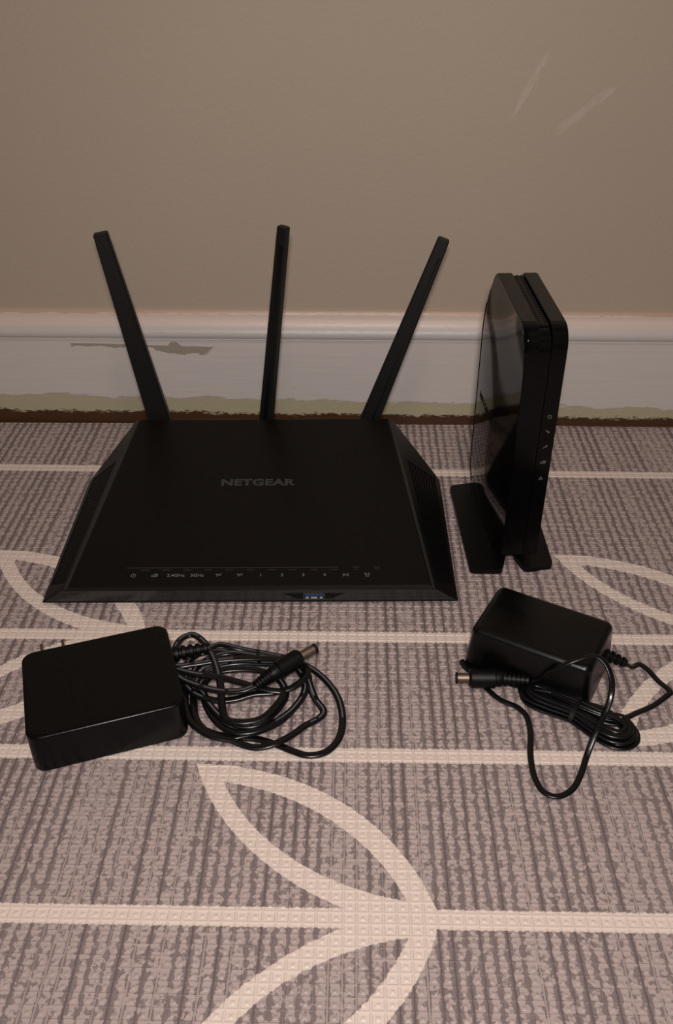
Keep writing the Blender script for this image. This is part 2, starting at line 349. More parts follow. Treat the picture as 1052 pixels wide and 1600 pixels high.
verts, faces = [], []
rnd = random.Random(11)
gi = {}
def wav(i, j): return 0.12*math.sin(i*0.21+j*0.13)
for j in range(NY0, NY1+1):
    for i in range(NX0, NX1+1):
        gi[i, j] = len(verts); verts.append((i*CU*S, j*CV*S, -0.10*S))
def ringv(i, j, e0, e1, z):
    k = len(verts)
    for fx, fy in ((e0, e0), (e1, e0), (e1, e1), (e0, e1)): verts.append(((i+fx)*CU*S, (j+fy)*CV*S, z*S))
    return [k, k+1, k+2, k+3]
for j in range(NY0, NY1):
    for i in range(NX0, NX1):
        A = [gi[i, j], gi[i+1, j], gi[i+1, j+1], gi[i, j+1]]
        dz = rnd.uniform(-0.12, 0.12)
        B = ringv(i, j, 0.07, 0.93, -0.16); Cc = ringv(i, j, 0.13, 0.87, -0.55)
        D = ringv(i, j, 0.29, 0.71, -0.56+dz*0.3)
        k = len(verts); verts.append(((i+0.5+rnd.uniform(-.07, .07))*CU*S, (j+0.5+rnd.uniform(-.07, .07))*CV*S, (-0.10+dz*0.4)*S))
        for P, Q in ((A, B), (B, Cc), (Cc, D)):
            for q in range(4): faces.append((P[q], P[(q+1) % 4], Q[(q+1) % 4], Q[q]))
        for q in range(4): faces.append((D[q], D[(q+1) % 4], k))
# rim and underside
rim = [gi[i, NY0] for i in range(NX0, NX1+1)]+[gi[NX1, j] for j in range(NY0+1, NY1+1)]+[gi[i, NY1] for i in range(NX1-1, NX0-1, -1)]+[gi[NX0, j] for j in range(NY1-1, NY0, -1)]
low = []
for r_ in rim:
    low.append(len(verts)); vx = verts[r_]; verts.append((vx[0], vx[1], FZ*S))
n = len(rim)
for q in range(n): faces.append((rim[(q+1) % n], rim[q], low[q], low[(q+1) % n]))
faces.append(tuple(low[::-1]))
me = bpy.data.meshes.new('play_mat'); me.from_pydata(verts, [], faces); me.update(); me.materials.append(mm)
o = bpy.data.objects.new('play_mat', me); COL.objects.link(o)
o['label'] = 'taupe foam floor mat embossed in small squares with cream lines and leaves'; o['category'] = 'mat'

# ------------------------------------------------------------------ router
R = thing('wifi_router', 'wide black wedge-shaped router with three raised antennas, on the mat before the baseboard', 'router', (-79, 33.6, 0), 1.2)
TS = math.atan2(33.1, 173.1)                       # the slope of its lid
def lid_z(y): return 12.8+(y-2.9)*math.tan(TS)
bm = bmesh.new()
def sym(p): return (-p[0], p[1], p[2])
A0 = (141.2, 0, 2.6); A = (141.0, 0.1, 3.4); Bp = (125.2, 1.2, 12.4); Cp = (103.8, 177.5, 45.6); D0 = (142.6, 149.0, 2.6); Dp = (142.6, 149.5, 4.4)
E0 = (112, 181, 2.6); Bt = (122.7, 2.9, 13.2); Ct = (100.6, 176.0, 46.3)
def lerp(p, q, f): return tuple(a+(b_-a)*f for a, b_ in zip(p, q))
def S4(u_, v_): return lerp(lerp(A, Dp, u_), lerp(Bp, Cp, u_), v_)
INN = [(0.10, 0.13), (0.955, 0.12), (0.775, 0.85), (0.045, 0.85)]
nrm = (Vector(Dp)-Vector(A)).cross(Vector(Bp)-Vector(A)); nrm.normalize()
if nrm.x < 0: nrm = -nrm
for sg in (1, -1):
    K = lambda p: (p[0]*sg, p[1], p[2])
    def FF(pts): poly(bm, [K(p) for p in (pts if sg > 0 else pts[::-1])])
    inner = [S4(*q) for q in INN]; deep = [tuple(Vector(p)-nrm*2.6) for p in inner]
    outer = [A, Dp, Cp, Bp]
    for q in range(4):
        FF([outer[q], outer[(q+1) % 4], inner[(q+1) % 4], inner[q]]); FF([inner[q], inner[(q+1) % 4], deep[(q+1) % 4], deep[q]])
    FF(deep)
    FF([A0, D0, Dp, A]); FF([D0, E0, Cp, Dp]); FF([Bp, Cp, Ct, Bt])
    edge_bm = bmesh.new()
    q_ = [lerp(Bp, Bt, .12), lerp(Cp, Ct, .12), lerp(Cp, Ct, .92), lerp(Bp, Bt, .92)]; up_ = Vector((0.25*sg, 0, 0.3))
    lo = [V(edge_bm, K(p)) for p in q_]; hi = [V(edge_bm, tuple(Vector(K(p))+up_)) for p in q_]; F(edge_bm, hi)
    for e in range(4): F(edge_bm, [lo[e], lo[(e+1) % 4], hi[(e+1) % 4], hi[e]])
    bmesh.ops.recalc_face_normals(edge_bm, faces=edge_bm.faces); link('edge_strip', edge_bm, M['strip'], R)['label'] = 'bevelled edge strip with caught light in its colour'  # paler than the body to paint in the light this bevel catches
m_ = lambda p: sym(p)
poly(bm, [m_(A0), A0, A, m_(A)]); poly(bm, [m_(A), A, Bp, m_(Bp)]); poly(bm, [m_(Bp), Bp, Bt, m_(Bt)])
poly(bm, [Cp, m_(Cp), m_(Ct), Ct]); poly(bm, [E0, m_(E0), m_(Cp), Cp]); poly(bm, [A0, m_(A0), m_(D0), m_(E0), E0, D0])
bmesh.ops.remove_doubles(bm, verts=bm.verts, dist=1e-6); bmesh.ops.recalc_face_normals(bm, faces=bm.faces)
link('body', bm, M['bevel'], R)
bm = bmesh.new()
lo = [m_(Bt), Bt, Ct, m_(Ct)]; lo2 = [(p[0]*0.999, p[1], p[2]-2) for p in lo]
vb = [V(bm, p) for p in lo2]; vt = [V(bm, p) for p in lo]; F(bm, vt); F(bm, vb[::-1])
for q in range(4): F(bm, [vb[q], vb[(q+1) % 4], vt[(q+1) % 4], vt[q]])
bmesh.ops.translate(bm, verts=bm.verts, vec=(0, 0, 0.35*S)); bevel(bm, 0.5, 2)
link('lid', bm, M['top'], R)
# polished front strip
bm = bmesh.new()
off = Vector((0, -0.3, 0.03))
pts = [(-138.9, 0.2, 3.9), (138.9, 0.2, 3.9), (126.4, 1.12, 11.9), (-126.4, 1.12, 11.9)]
vb = [V(bm, p) for p in pts]; vt = [V(bm, tuple(Vector(p)+off)) for p in pts]; F(bm, vt)
for q in range(4): F(bm, [vb[q], vb[(q+1) % 4], vt[(q+1) % 4], vt[q]])
link('front_strip', bm, M['front'], R)
# vent louvres in both side recesses
for sg in (1, -1):
    bm = bmesh.new()
    N = 9
    for q in range(N):
        f0, f1 = (q+0.26)/N, (q+0.86)/N
        for s_ in range(2):
            g0, g1 = s_/2+0.0, (s_+1)/2-0.0
            quad = []
            for g, f_ in ((g0, f0), (g1, f0), (g1, f1), (g0, f1)):
                pu = lerp((INN[0][0], INN[0][1]), (INN[1][0], INN[1][1]), g); pv = lerp((INN[3][0], INN[3][1]), (INN[2][0], INN[2][1]), g)
                uv_ = lerp(pu, pv, f_); quad.append(Vector(S4(*uv_)))
            lo = [V(bm, ((p-nrm*2.4).x*sg, (p-nrm*2.4).y, (p-nrm*2.4).z)) for p in quad]
            hi = [V(bm, ((p-nrm*0.5).x*sg, (p-nrm*0.5).y, (p-nrm*0.5).z)) for p in quad]
            F(bm, hi); F(bm, lo)
            for e in range(4): F(bm, [lo[e], lo[(e+1) % 4], hi[(e+1) % 4], hi[e]])
    bmesh.ops.recalc_face_normals(bm, faces=bm.faces)
    o = link('vent_louvre', bm, M['vent'], R); o['kind'] = 'stuff'; o['label'] = 'black louvred side vent'
# four rubber feet
for fx, fy in ((-115, 14), (115, 14), (-112, 150), (112, 150)):
    bm = bmesh.new(); loft(bm, [[(fx+p, fy+q, zz) for p, q in ring(r_, 16)] for zz, r_ in ((-0.1, 5.2), (1.2, 5.8), (2.8, 5.8))]); link('foot', bm, M['vent'], R)
# lights, buttons and print on the lid
ct, st = math.cos(TS), math.sin(TS)
def on_lid(cx, cy):
    cz = lid_z(cy)+0.80
    return lambda a, b_, c_: (cx+a, cy+b_*ct-c_*st, cz+b_*st+c_*ct)
LX0, LX1 = -85.5, 86.0
bm = bmesh.new(); P = on_lid(0, 19.4); stroke(bm, [(LX0, 0), (LX1, 0)], 0.5, P, 0.06); link('light_line', bm, M['led'], R)
names = ['power', 'cloud', '2.4GHz', '5GHz', 'usb', 'usb', '1', '2', '3', '4', 'wifi', 'wps']
step_ = (79.5+80.0)/11
for q, nm in enumerate(names):
    xc = -80.0+q*step_
    bm = bmesh.new(); P = on_lid(xc, 12.7)
    if nm in ('power', 'cloud', 'usb', 'wifi', 'wps'):
        for ln in icon(nm, 1.45): stroke(bm, ln, 0.42, P, 0.08)
        link('symbol', bm, M['print'], R)
    else:
        text_bm(bm, nm, 3.4, P, 0.02, 1.15, 0.05); link('lettering', bm, M['print'], R)
    if q < 10:
        bm = bmesh.new(); P = on_lid(xc+step_/2, 17.4); stroke(bm, [(-2.6, 0), (2.6, 0)], 0.55, P, 0.08); link('light_slot', bm, M['led'], R)
    else:
        bm = bmesh.new(); P = on_lid(xc, 18.4)
        pts = rrect(-4.9, 4.9, -1.5, 1.5, 0.5, 2)
        lo = [V(bm, P(a, b_, -0.3)) for a, b_ in pts]; hi = [V(bm, P(a, b_, 0.22)) for a, b_ in pts]; F(bm, hi)
        for e in range(len(pts)): F(bm, [lo[e], lo[(e+1) % len(pts)], hi[(e+1) % len(pts)], hi[e]])
        link('button', bm, M['top'], R)
        bm = bmesh.new(); P = on_lid(xc+step_/2, 18.4); stroke(bm, [(-1.6, 0.9), (1.6, 0.9)], 0.5, P, 0.08); stroke(bm, [(-1.6, -0.9), (1.6, -0.9)], 0.5, P, 0.08); link('light_slot', bm, M['led'], R)
bm = bmesh.new(); text_bm(bm, 'NETGEAR', 9.4, on_lid(-0.8, 102.6), 0.42, 1.28, 0.06, 1.06); link('maker_name', bm, M['logo'], R)['label'] = 'grey NETGEAR lettering'
# USB socket in the front edge
def on_front(cx):
    p0 = Vector((cx, -0.05, 4.4)); up = Vector((0, 1.1, 9.0)).normalized(); nn_ = Vector((0, -up.z, up.y))
    return lambda a, b_, c_: tuple(p0+Vector((a, 0, 0))+up*b_+nn_*c_)
P = on_front(43.5)
bm = bmesh.new()
pts = [(-11.5, 0.9), (11.5, 0.9), (20.5, 5.2), (-20.5, 5.2)]
lo = [V(bm, P(a, b_, 0.0)) for a, b_ in pts]; hi = [V(bm, P(a, b_, 0.42)) for a, b_ in pts]; F(bm, hi)
for e in range(4): F(bm, [lo[e], lo[(e+1) % 4], hi[(e+1) % 4], hi[e]])
sock = link('usb_socket', bm, M['vent'], R)
bm = bmesh.new()
for a0, a1, b0, b1 in ((-7.2, 7.2, 4.7, 5.1), (-7.2, 7.2, 0.8, 1.2), (-7.2, -6.8, 0.8, 5.1), (6.8, 7.2, 0.8, 5.1)):
    q = [(a0, b0), (a1, b0), (a1, b1), (a0, b1)]; lo = [V(bm, P(*p, 0.3)) for p in q]; hi = [V(bm, P(*p, 0.9)) for p in q]; F(bm, hi)
    for e in range(4): F(bm, [lo[e], lo[(e+1) % 4], hi[(e+1) % 4], hi[e]])
link('metal_shell', bm, M['steel'], sock)
bm = bmesh.new(); q = [(-6.4, 2.9), (6.4, 2.9), (6.4, 4.5), (-6.4, 4.5)]
lo = [V(bm, P(*p, 0.3)) for p in q]; hi = [V(bm, P(*p, 0.8)) for p in q]; F(bm, hi)
for e in range(4): F(bm, [lo[e], lo[(e+1) % 4], hi[(e+1) % 4], hi[e]])
link('blue_tongue', bm, M['blue'], sock)
for a0, a1 in ((-5.8, -3.6), (-2.2, 2.2), (3.8, 5.8)):
    bm = bmesh.new(); q = [(a0, 1.4), (a1, 1.4), (a1, 2.4), (a0, 2.4)]; lo = [V(bm, P(*p, 0.3)) for p in q]; hi = [V(bm, P(*p, 0.8)) for p in q]; F(bm, hi)
    for e in range(4): F(bm, [lo[e], lo[(e+1) % 4], hi[(e+1) % 4], hi[e]])
    link('contact', bm, M['pale'], sock)
# antennas: flat tapered blades on swivel joints at the back
def antenna(px, lean, length, w0, w1, t0, t1, turn, slot, label):
    mx = Matrix.Translation(Vector((px, 187.0, 20.0))*S) @ Matrix.Rotation(math.radians(lean), 4, 'Y') @ Matrix.Rotation(math.radians(turn), 4, 'Z')
    bm = bmesh.new(); rings = []
    for f_ in (0.0, 0.08, 0.35, 0.7, 1.0):
        ww, tt = (w0+(w1-w0)*f_)/2, (t0+(t1-t0)*f_)/2; c_ = 0.28*tt
        rings.append([(a, b_, length*f_) for a, b_ in ((-ww+c_, -tt), (ww-c_, -tt), (ww, -tt+c_), (ww, tt-c_), (ww-c_, tt), (-ww+c_, tt), (-ww, tt-c_), (-ww, -tt+c_))])
    ww, tt = w1/2-0.7, t1/2-0.6; top = [(a, b_, length+0.8) for a, b_ in ((-ww+1, -tt), (ww-1, -tt), (ww, -tt+.6), (ww, tt-.6), (ww-1, tt), (-ww+1, tt), (-ww, tt-.6), (-ww, -tt+.6))]
    rings.append(top); loft(bm, rings); bmesh.ops.transform(bm, matrix=mx, verts=bm.verts)
    a_ = smooth_by_angle(link('antenna', bm, M['rubber'], R), 25); a_['label'] = label
    bm = bmesh.new(); loft(bm, [[(px+p, yy, 20+q) for p, q in ring(rr, 18)] for yy, rr in ((179.0, 6.4), (184.5, 6.4), (185.5, 7.4), (190.5, 7.4))])
    smooth_by_angle(link('swivel_joint', bm, M['rubber'], a_), 40)
    if slot:
        sx, sw = slot; bm = bmesh.new(); y_ = -t1/2-0.15
        box(bm, sx-sw/2, sx+sw/2, -0.5, 0.5, length*0.12, length*0.93)
        for v_ in bm.verts:
            f_ = v_.co.z/S/length; v_.co.y += -(t0+(t1-t0)*f_)/2*S+0.35*S
        bmesh.ops.transform(bm, matrix=mx, verts=bm.verts); link('groove', bm, M['groove'], a_)
antenna(-83.7, -9.3, 177, 19.0, 10.6, 9.5, 6.5, 4, None, 'black antenna leaning left')
antenna(-1.6, 7.3, 180, 10.6, 8.2, 9.0, 6.5, -26, (0.9, 3.4), 'black antenna standing nearly upright with a groove down its face')
antenna(79.3, 19.2, 179, 16.4, 8.8, 8.0, 6.5, -8, (1.9, 1.5), 'black antenna leaning right')

# ------------------------------------------------------------------ modem on its stand
Q = thing('cable_modem', 'tall slim glossy black modem upright on a two-footed stand, right of the router', 'modem', (105.9, 76, 0), 2.3)
def arcp(cx, cy, r, a0, a1, n=8): return [(cx+r*math.cos(math.radians(a0+(a1-a0)*i/n)), cy+r*math.sin(math.radians(a0+(a1-a0)*i/n))) for i in range(n+1)]
def prof(d, top=183.0): return [(-3+d, 14.6)]+arcp(10, top-13-d, 13-d, 180, 90)+arcp(93, top-5-d, 5-d*0.2, 90, 10)+[(106-d, 60), (106.5-d, 14.6)]
HW = 13.6
bm = bmesh.new(); prism(bm, prof(0), -HW+3.0, -3.9, 'x'); bevel(bm, 0.25, 1, angle=30)
smooth_by_angle(link('left_shell', bm, M['gloss'], Q), 30)
bm = bmesh.new(); prism(bm, prof(0), 4.0, HW, 'x'); bevel(bm, 0.9, 2, angle=30)
smooth_by_angle(link('right_shell', bm, M['gloss'], Q), 30)
# centre: level with the front, sunk below the two shells along the top
bm = bmesh.new()
pc = [(-2.9, 14.6)]+arcp(9, 178.4-11.9+1.5, 11.9, 180, 90)+[(98, 179.9), (105.2, 60), (105.8, 14.6)]
prism(bm, pc, -3.9, 3.55, 'x'); smooth_by_angle(link('centre_spine', bm, M['gloss'], Q), 30)
bm = bmesh.new()
for q in range(27):
    y0 = 9.5+q*3.2; box(bm, -3.6, 2.9, y0, y0+1.5, 179.7, 181.3)
box(bm, -0.7, 0.5, 9.0, 95, 179.7, 181.4); box(bm, -3.85, -3.3, 9, 96, 179.7, 181.4); box(bm, 2.7, 3.2, 9, 96, 179.7, 181.4)
o = link('top_grille', bm, M['bevel'], Q); o['kind'] = 'stuff'
# matt top caps of the shells
for x0, x1 in ((-13.3, -4.4), (4.5, 12.6)):
    bm = bmesh.new(); box(bm, x0, x1, 10, 94, 182.2, 183.25); bevel(bm, 0.2, 1); link('top_cap', bm, M['cap'], Q)
# print on the right-hand shell
def on_modem_front(cx, cz): return lambda a, b_, c_: (cx+a, -3.05-c_, cz+b_)
for kd, zz in (('power', 124.3), ('down', 113.6), ('up', 102.2), ('cloud', 90.5), ('net', 78.1)):
    bm = bmesh.new()
    for ln in icon(kd, 1.2): stroke(bm, ln, 0.30, on_modem_front(8.6, zz), 0.08)
    link('symbol', bm, M['print'], Q)
# polished left side, bowed outward a little
def bow(y, z):
    yy = max(y+3, 0); f = 0.092*min(yy, 48.0)+(0.092*(yy-48)-0.00092*(yy-48)**2 if yy > 48 else 0)-2.3
    g = min(1.0, max(0.0, (183.0-z)/45.0)); g = math.sin(g*math.pi/2)
    h_ = min(1.0, max(0.0, (z-3.0)/26.0)); h_ = 0.45+0.55*h_*h_*(3-2*h_)
    return f*g*h_
bm = bmesh.new(); NYp, NZp = 34, 40; grid = []
def side_z(y): 
    # upper outline of the side
    if y < 10: return 170+math.sqrt(max(0.0, 13.0**2-(10-y)**2))
    if y > 93: return 183.0-(y-93)**2*0.14
    return 183.0
for a_ in range(NYp+1):
    y_ = -2.95+(106.6-(-2.95))*a_/NYp; zt, zb = side_z(y_)-0.05, 15.2 if y_ < 17 else 3.2
    grid.append([(-HW-0.25-bow(y_, zb+(zt-zb)*q/NZp), y_-(0.9*(zb+(zt-zb)*q/NZp)/183 if a_ == NYp else 0), zb+(zt-zb)*q/NZp) for q in range(NZp+1)])
gv = [[V(bm, p) for p in row] for row in grid]
for a_ in range(NYp):
    for q in range(NZp): F(bm, [gv[a_][q], gv[a_][q+1], gv[a_+1][q+1], gv[a_+1][q]])
edge_ = [gv[a_][0] for a_ in range(NYp+1)]+[gv[NYp][q] for q in range(1, NZp+1)]+[gv[a_][NZp] for a_ in range(NYp-1, -1, -1)]+[gv[0][q] for q in range(NZp-1, 0, -1)]
inn_ = [bm.verts.new((-(HW-3.3)*S, v_.co.y, v_.co.z)) for v_ in edge_]; ne = len(edge_)
for q in range(ne): F(bm, [edge_[q], edge_[(q+1) % ne], inn_[(q+1) % ne], inn_[q]])
bmesh.ops.recalc_face_normals(bm, faces=bm.faces)
smooth_by_angle(link('side_panel', bm, M['mirror'], Q), 40)
bm = bmesh.new(); sweep(bm, [Vector(p) for p in grid[NYp][1:]], ring(0.38, 8)); link('panel_rim', bm, M['vent'], Q, smooth=True)
bm = bmesh.new(); sweep(bm, [Vector((p[-1][0]+0.1, p[-1][1], p[-1][2]+0.05)) for p in grid[1:-2]], ring(0.3, 6)); link('panel_rim', bm, M['strip'], Q, smooth=True)  # pale rim paints the highlight along the panel's top edge
bm = bmesh.new(); text_bm(bm, 'NETGEAR', 7.0, lambda a, b_, c_: (-HW-0.32-bow(72-a, 92+b_)-c_, 72-a, 92+b_), 0.2, 1.34, 0.06, 1.04)
link('maker_name', bm, M['dark'], Q)['label'] = 'dark NETGEAR lettering on the polished side'
# stand: cradle under the body and two rounded foot plates with a notch between them at the front
stand_bm = bmesh.new()
prism(stand_bm, rrect(-HW+0.2, HW-0.2, 17, 107, 4, 4), 1.0, 14.6, 'z'); bevel(stand_bm, 0.6, 1, angle=60)
st_o = smooth_by_angle(link('stand_cradle', stand_bm, M['gloss'], Q), 40)
def foot_plate(pts, name='foot_plate'):
    bm = bmesh.new(); prism(bm, pts, 0.0, 4.0, 'z'); bevel(bm, 1.2, 2, angle=60)
    return smooth_by_angle(link(name, bm, M['plastic2'], Q), 40)
def rpoly(pts, r, n=5):
    out = []
    for i, p in enumerate(pts):
        a, b_, c_ = Vector(pts[i-1]), Vector(p), Vector(pts[(i+1) % len(pts)])
        d0, d1 = (a-b_).normalized(), (c_-b_).normalized(); ang = d0.angle(d1); tl = min(r/math.tan(ang/2), (a-b_).length*0.45, (c_-b_).length*0.45)
        s0, s1 = b_+d0*tl, b_+d1*tl
        for k_ in range(n+1):
            f_ = k_/n; out.append(tuple((s0*(1-f_)**2+b_*2*f_*(1-f_)+s1*f_*f_)))
    return out
foot_plate(rpoly([(-32.6, -5.5), (-9.8, -6.2), (-4.8, 10), (-4.8, 60), (-12.5, 108), (-33.6, 103.5)], 4.5))
foot_plate(rpoly([(6.2, -5.4), (27.2, -1.2), (28.2, 48), (26.5, 104), (8, 106), (1.6, 60), (1.6, 10)], 4.5))
bm = bmesh.new(); prism(bm, rrect(-6, 4, 17.2, 100, 2, 3), 0.1, 4.0, 'z'); link('stand_bridge', bm, M['plastic2'], Q)

# ------------------------------------------------------------------ cords
def cord(name, pts, wd, ht, parent, sub=6, stripe=None, twist=None):
    path = catmull(pts, sub); bm = bmesh.new()
    mk = None
    if stripe:
        L = [0.0]
        for a, b_ in zip(path, path[1:]): L.append(L[-1]+(b_-a).length)
        mk = lambda i, j: 1 if (j in stripe and (L[i] % 17.0) > 1.8 and (L[i] % 240.0) < 120) else 0
    sweep(bm, path, twin(wd, ht), twist, mk)
    return link(name, bm, [M['cord'], M['mark']], parent, smooth=True)
def ribbed(name, p0, p1, r0, r1, ribs, m, parent, n=16, gap=0.28):
    """moulded strain relief: collars on a tapering sleeve"""
    a, b_ = Vector(p0), Vector(p1); bm = bmesh.new(); path, rad = [], []
    for q in range(ribs):
        for f_, k_ in ((0.0, 0.74), (0.12, 1.0), (0.62, 1.0), (0.74, 0.74)):
            g = (q+f_)/ribs; path.append(a.lerp(b_, g)); rad.append((r0+(r1-r0)*g)*k_)
    path.append(b_); rad.append(r1*0.74); nn_ = len(path)
    ax = (b_-a).normalized(); s1_ = ax.cross(Vector((0, 0, 1))).normalized(); s2_ = s1_.cross(ax)
    loft(bm, [[tuple(p+s1_*x_*r_+s2_*y_*r_) for x_, y_ in ring(1, n)] for p, r_ in zip(path, rad)])
    bmesh.ops.recalc_face_normals(bm, faces=bm.faces)
    return smooth_by_angle(link(name, bm, m, parent), 30)
def turned(name, p0, p1, stations, m, parent, n=18):
    a, b_ = Vector(p0), Vector(p1); ax = (b_-a).normalized(); s1_ = ax.cross(Vector((0, 0, 1))).normalized(); s2_ = s1_.cross(ax); bm = bmesh.new()
    loft(bm, [[tuple(a.lerp(b_, f_)+s1_*x_*r_+s2_*y_*r_) for x_, y_ in ring(1, n)] for f_, r_ in stations])
    bmesh.ops.recalc_face_normals(bm, faces=bm.faces)
    return smooth_by_angle(link(name, bm, m, parent), 30)
def dc_plug(p_tail, p_body, p_shoulder, p_tip, parent, rb):
    b_ = turned('plug', p_body, p_shoulder, [(0, rb*0.72), (0.10, rb*0.86), (0.22, rb*0.86), (0.25, rb), (0.93, rb), (1.0, rb*0.8)], M['plastic2'], parent)
    ribbed('plug_sleeve', p_tail, p_body, rb*0.55, rb*0.8, 6, M['plastic2'], b_)
    turned('barrel', p_shoulder, p_tip, [(-0.1, rb*0.52), (0.86, rb*0.52)], M['metal'], b_)
    turned('barrel_tip', p_shoulder, p_tip, [(0.84, rb*0.50), (0.86, rb*0.58), (0.98, rb*0.58), (1.0, rb*0.52), (1.0, rb*0.30), (0.9, rb*0.28)], M['vent'], b_)
    return b_

# ------------------------------------------------------------------ left power adapter
la = math.radians(19.3); lc, ls = math.cos(la), math.sin(la)
PL = thing('power_adapter', 'flat square black power adapter with a loosely coiled cord, before the router', 'power adapter', (-182.9, -111.4, 0), 19.3)
def shell(bm, x0, x1, y0, y1, z0, z1, r, rt, rb=1.5, nseg=6, taper=0.0):
    rings = []
    for zz, ins in [(z0, rb)]+[(z0+rb, 0)]:
        rings.append([(a, b_, zz) for a, b_ in rrect(x0+ins-taper, x1-ins+taper, y0+ins-taper, y1-ins+taper, max(r-ins, 0.8), nseg)])
    for i in range(7):
        a = math.pi/2*i/6; ins = rt*(1-math.cos(a)); rings.append([(p, q, z1-rt+rt*math.sin(a)) for p, q in rrect(x0+ins, x1-ins, y0+ins, y1-ins, max(r-ins, 0.8), nseg)])
    loft(bm, rings)
bm = bmesh.new(); shell(bm, 0, 86.0, 0, 70.5, 0, 27.4, 7.5, 1.3); smooth_by_angle(link('case', bm, M['plastic'], PL), 40)
bm = bmesh.new(); prism(bm, rrect(2.2, 83.8, 2.2, 68.3, 6, 6), 27.2, 27.75, 'z'); link('case_cover', bm, M['plastic2'], PL)
for xx in (1.9, 14.6):
    bm = bmesh.new(); box(bm, 8.0+xx, 9.5+xx, 69, 87.5, 10.8, 17.2); bevel(bm, 0.5, 1); link('prong', bm, M['blade'], PL)
def loc_l(p): d = Vector(p)-Vector((-182.9, -111.4, 0)); return (d.x*lc+d.y*ls, -d.x*ls+d.y*lc, d.z)
LEFT = [(-97.2, -22.3, 13.0), (-92.1, -15.5, 9.0), (-78.7, -14.5, 4.0), (-62.1, -18.5, 4.0), (-46.9, -23.2, 4.0), (-34.0, -31.3, 4.0), (-24.2, -41.4, 3.0), (-17.3, -54.2, 2.0), (-14.7, -72.1, 2.0), (-17.2, -85.7, 2.0), (-24.2, -94.4, 2.0), (-33.8, -96.7, 2.0), (-42.7, -93.7, 2.0), (-52.2, -89.2, 2.0), (-65.0, -85.1, 2.0), (-76.6, -84.2, 2.0), (-89.5, -81.5, 2.0), (-101.3, -73.4, 2.0), (-108.0, -60.2, 3.0), (-112.6, -44.9, 4.0), (-112.9, -31.9, 5.0), (-106.5, -21.6, 6.0), (-92.9, -19.2, 7.0), (-76.5, -22.5, 7.0), (-61.2, -27.6, 7.0), (-47.4, -32.2, 7.0), (-36.3, -40.0, 8.0), (-36.4, -49.7, 7.0), (-42.2, -63.5, 6.0), (-52.1, -76.1, 5.0), (-66.0, -83.8, 5.0), (-80.2, -87.3, 5.0), (-92.2, -82.8, 5.0), (-98.9, -75.6, 6.0), (-102.5, -63.0, 6.0), (-103.7, -50.7, 7.0), (-101.2, -41.0, 8.0), (-91.9, -34.9, 9.0), (-78.8, -31.5, 9.0), (-65.3, -31.8, 9.0), (-51.7, -33.3, 10.0), (-38.6, -38.2, 10.0), (-34.8, -48.6, 9.0), (-31.3, -56.6, 5.0), (-26.0, -63.8, 2.0), (-27.7, -68.5, 2.0), (-36.3, -76.1, 3.0), (-43.2, -83.9, 4.0), (-52.0, -91.0, 5.0), (-62.1, -93.4, 4.0), (-70.5, -91.6, 4.0), (-76.9, -89.3, 5.0), (-90.6, -86.4, 6.0), (-102.9, -75.4, 6.0), (-107.8, -61.1, 7.0), (-108.0, -45.7, 8.0), (-101.3, -31.4, 9.0), (-87.7, -23.2, 9.0), (-71.5, -25.6, 10.0), (-56.5, -29.2, 10.0), (-43.1, -36.7, 10.0), (-37.2, -51.7, 9.0), (-43.0, -67.1, 8.0), (-53.0, -76.9, 7.0), (-64.9, -84.2, 7.0), (-75.1, -85.0, 7.0), (-84.0, -80.4, 7.0), (-92.1, -70.4, 8.0), (-96.9, -58.5, 9.0), (-97.1, -49.1, 10.0), (-89.7, -41.6, 11.0), (-77.8, -39.1, 11.0), (-64.4, -40.4, 11.0), (-54.0, -46.4, 11.0), (-48.5, -56.3, 9.0), (-53.5, -69.8, 8.0), (-62.1, -79.6, 8.0), (-73.4, -81.1, 8.0), (-84.5, -75.4, 9.0), (-92.5, -66.6, 10.0), (-98.5, -57.5, 11.0), (-105.4, -54.6, 11.0), (-110.7, -49.7, 12.0), (-102.6, -59.0, 11.0), (-90.0, -64.6, 11.0), (-78.3, -63.7, 11.0), (-66.9, -60.2, 12.0), (-54.1, -58.5, 12.0), (-43.6, -54.9, 13.0), (-36.4, -46.1, 14.0), (-38.5, -38.4, 14.0), (-51.6, -32.9, 13.0), (-67.5, -30.5, 12.0), (-89.7, -32.4, 12.0), (-108.1, -36.6, 12.0), (-116.7, -37.5, 12.0), (-119.7, -26.5, 12.0), (-117.7, -13.0, 11.0), (-111.4, -8.7, 11.0), (-102.6, -16.4, 12.0), (-95.5, -29.8, 14.0), (-89.9, -44.8, 15.0), (-86.6, -57.3, 14.0), (-84.4, -69.7, 12.0), (-81.5, -77.6, 10.0), (-73.4, -80.2, 10.0), (-61.2, -77.3, 10.0), (-52.4, -67.8, 12.0), (-49.7, -60.1, 13.0), (-58.3, -59.0, 14.0), (-72.6, -55.1, 15.0), (-87.2, -50.1, 15.0), (-104.0, -47.3, 15.0), (-115.4, -44.4, 15.0), (-111.9, -49.5, 14.0), (-101.8, -55.3, 14.0), (-86.0, -60.2, 14.0), (-73.1, -60.2, 15.0), (-64.8, -56.7, 16.0)]
LEFT = [(-100.0, -23.2, 13.0)]+LEFT
relief = ribbed('strain_relief', loc_l((-123.5, -30.2, 13.0)), loc_l((-98.0, -22.6, 13.0)), 5.2, 3.4, 6, M['plastic2'], PL)
crd = cord('cord', [loc_l(p) for p in LEFT], 2.2, 1.25, PL, 6, (3,))
dc_plug(loc_l((-66.0, -57.8, 15.8)), loc_l((-57.6, -50.0, 17.2)), loc_l((-40.9, -36.0, 19.0)), loc_l((-31.4, -29.3, 20.0)), PL, 5.6)

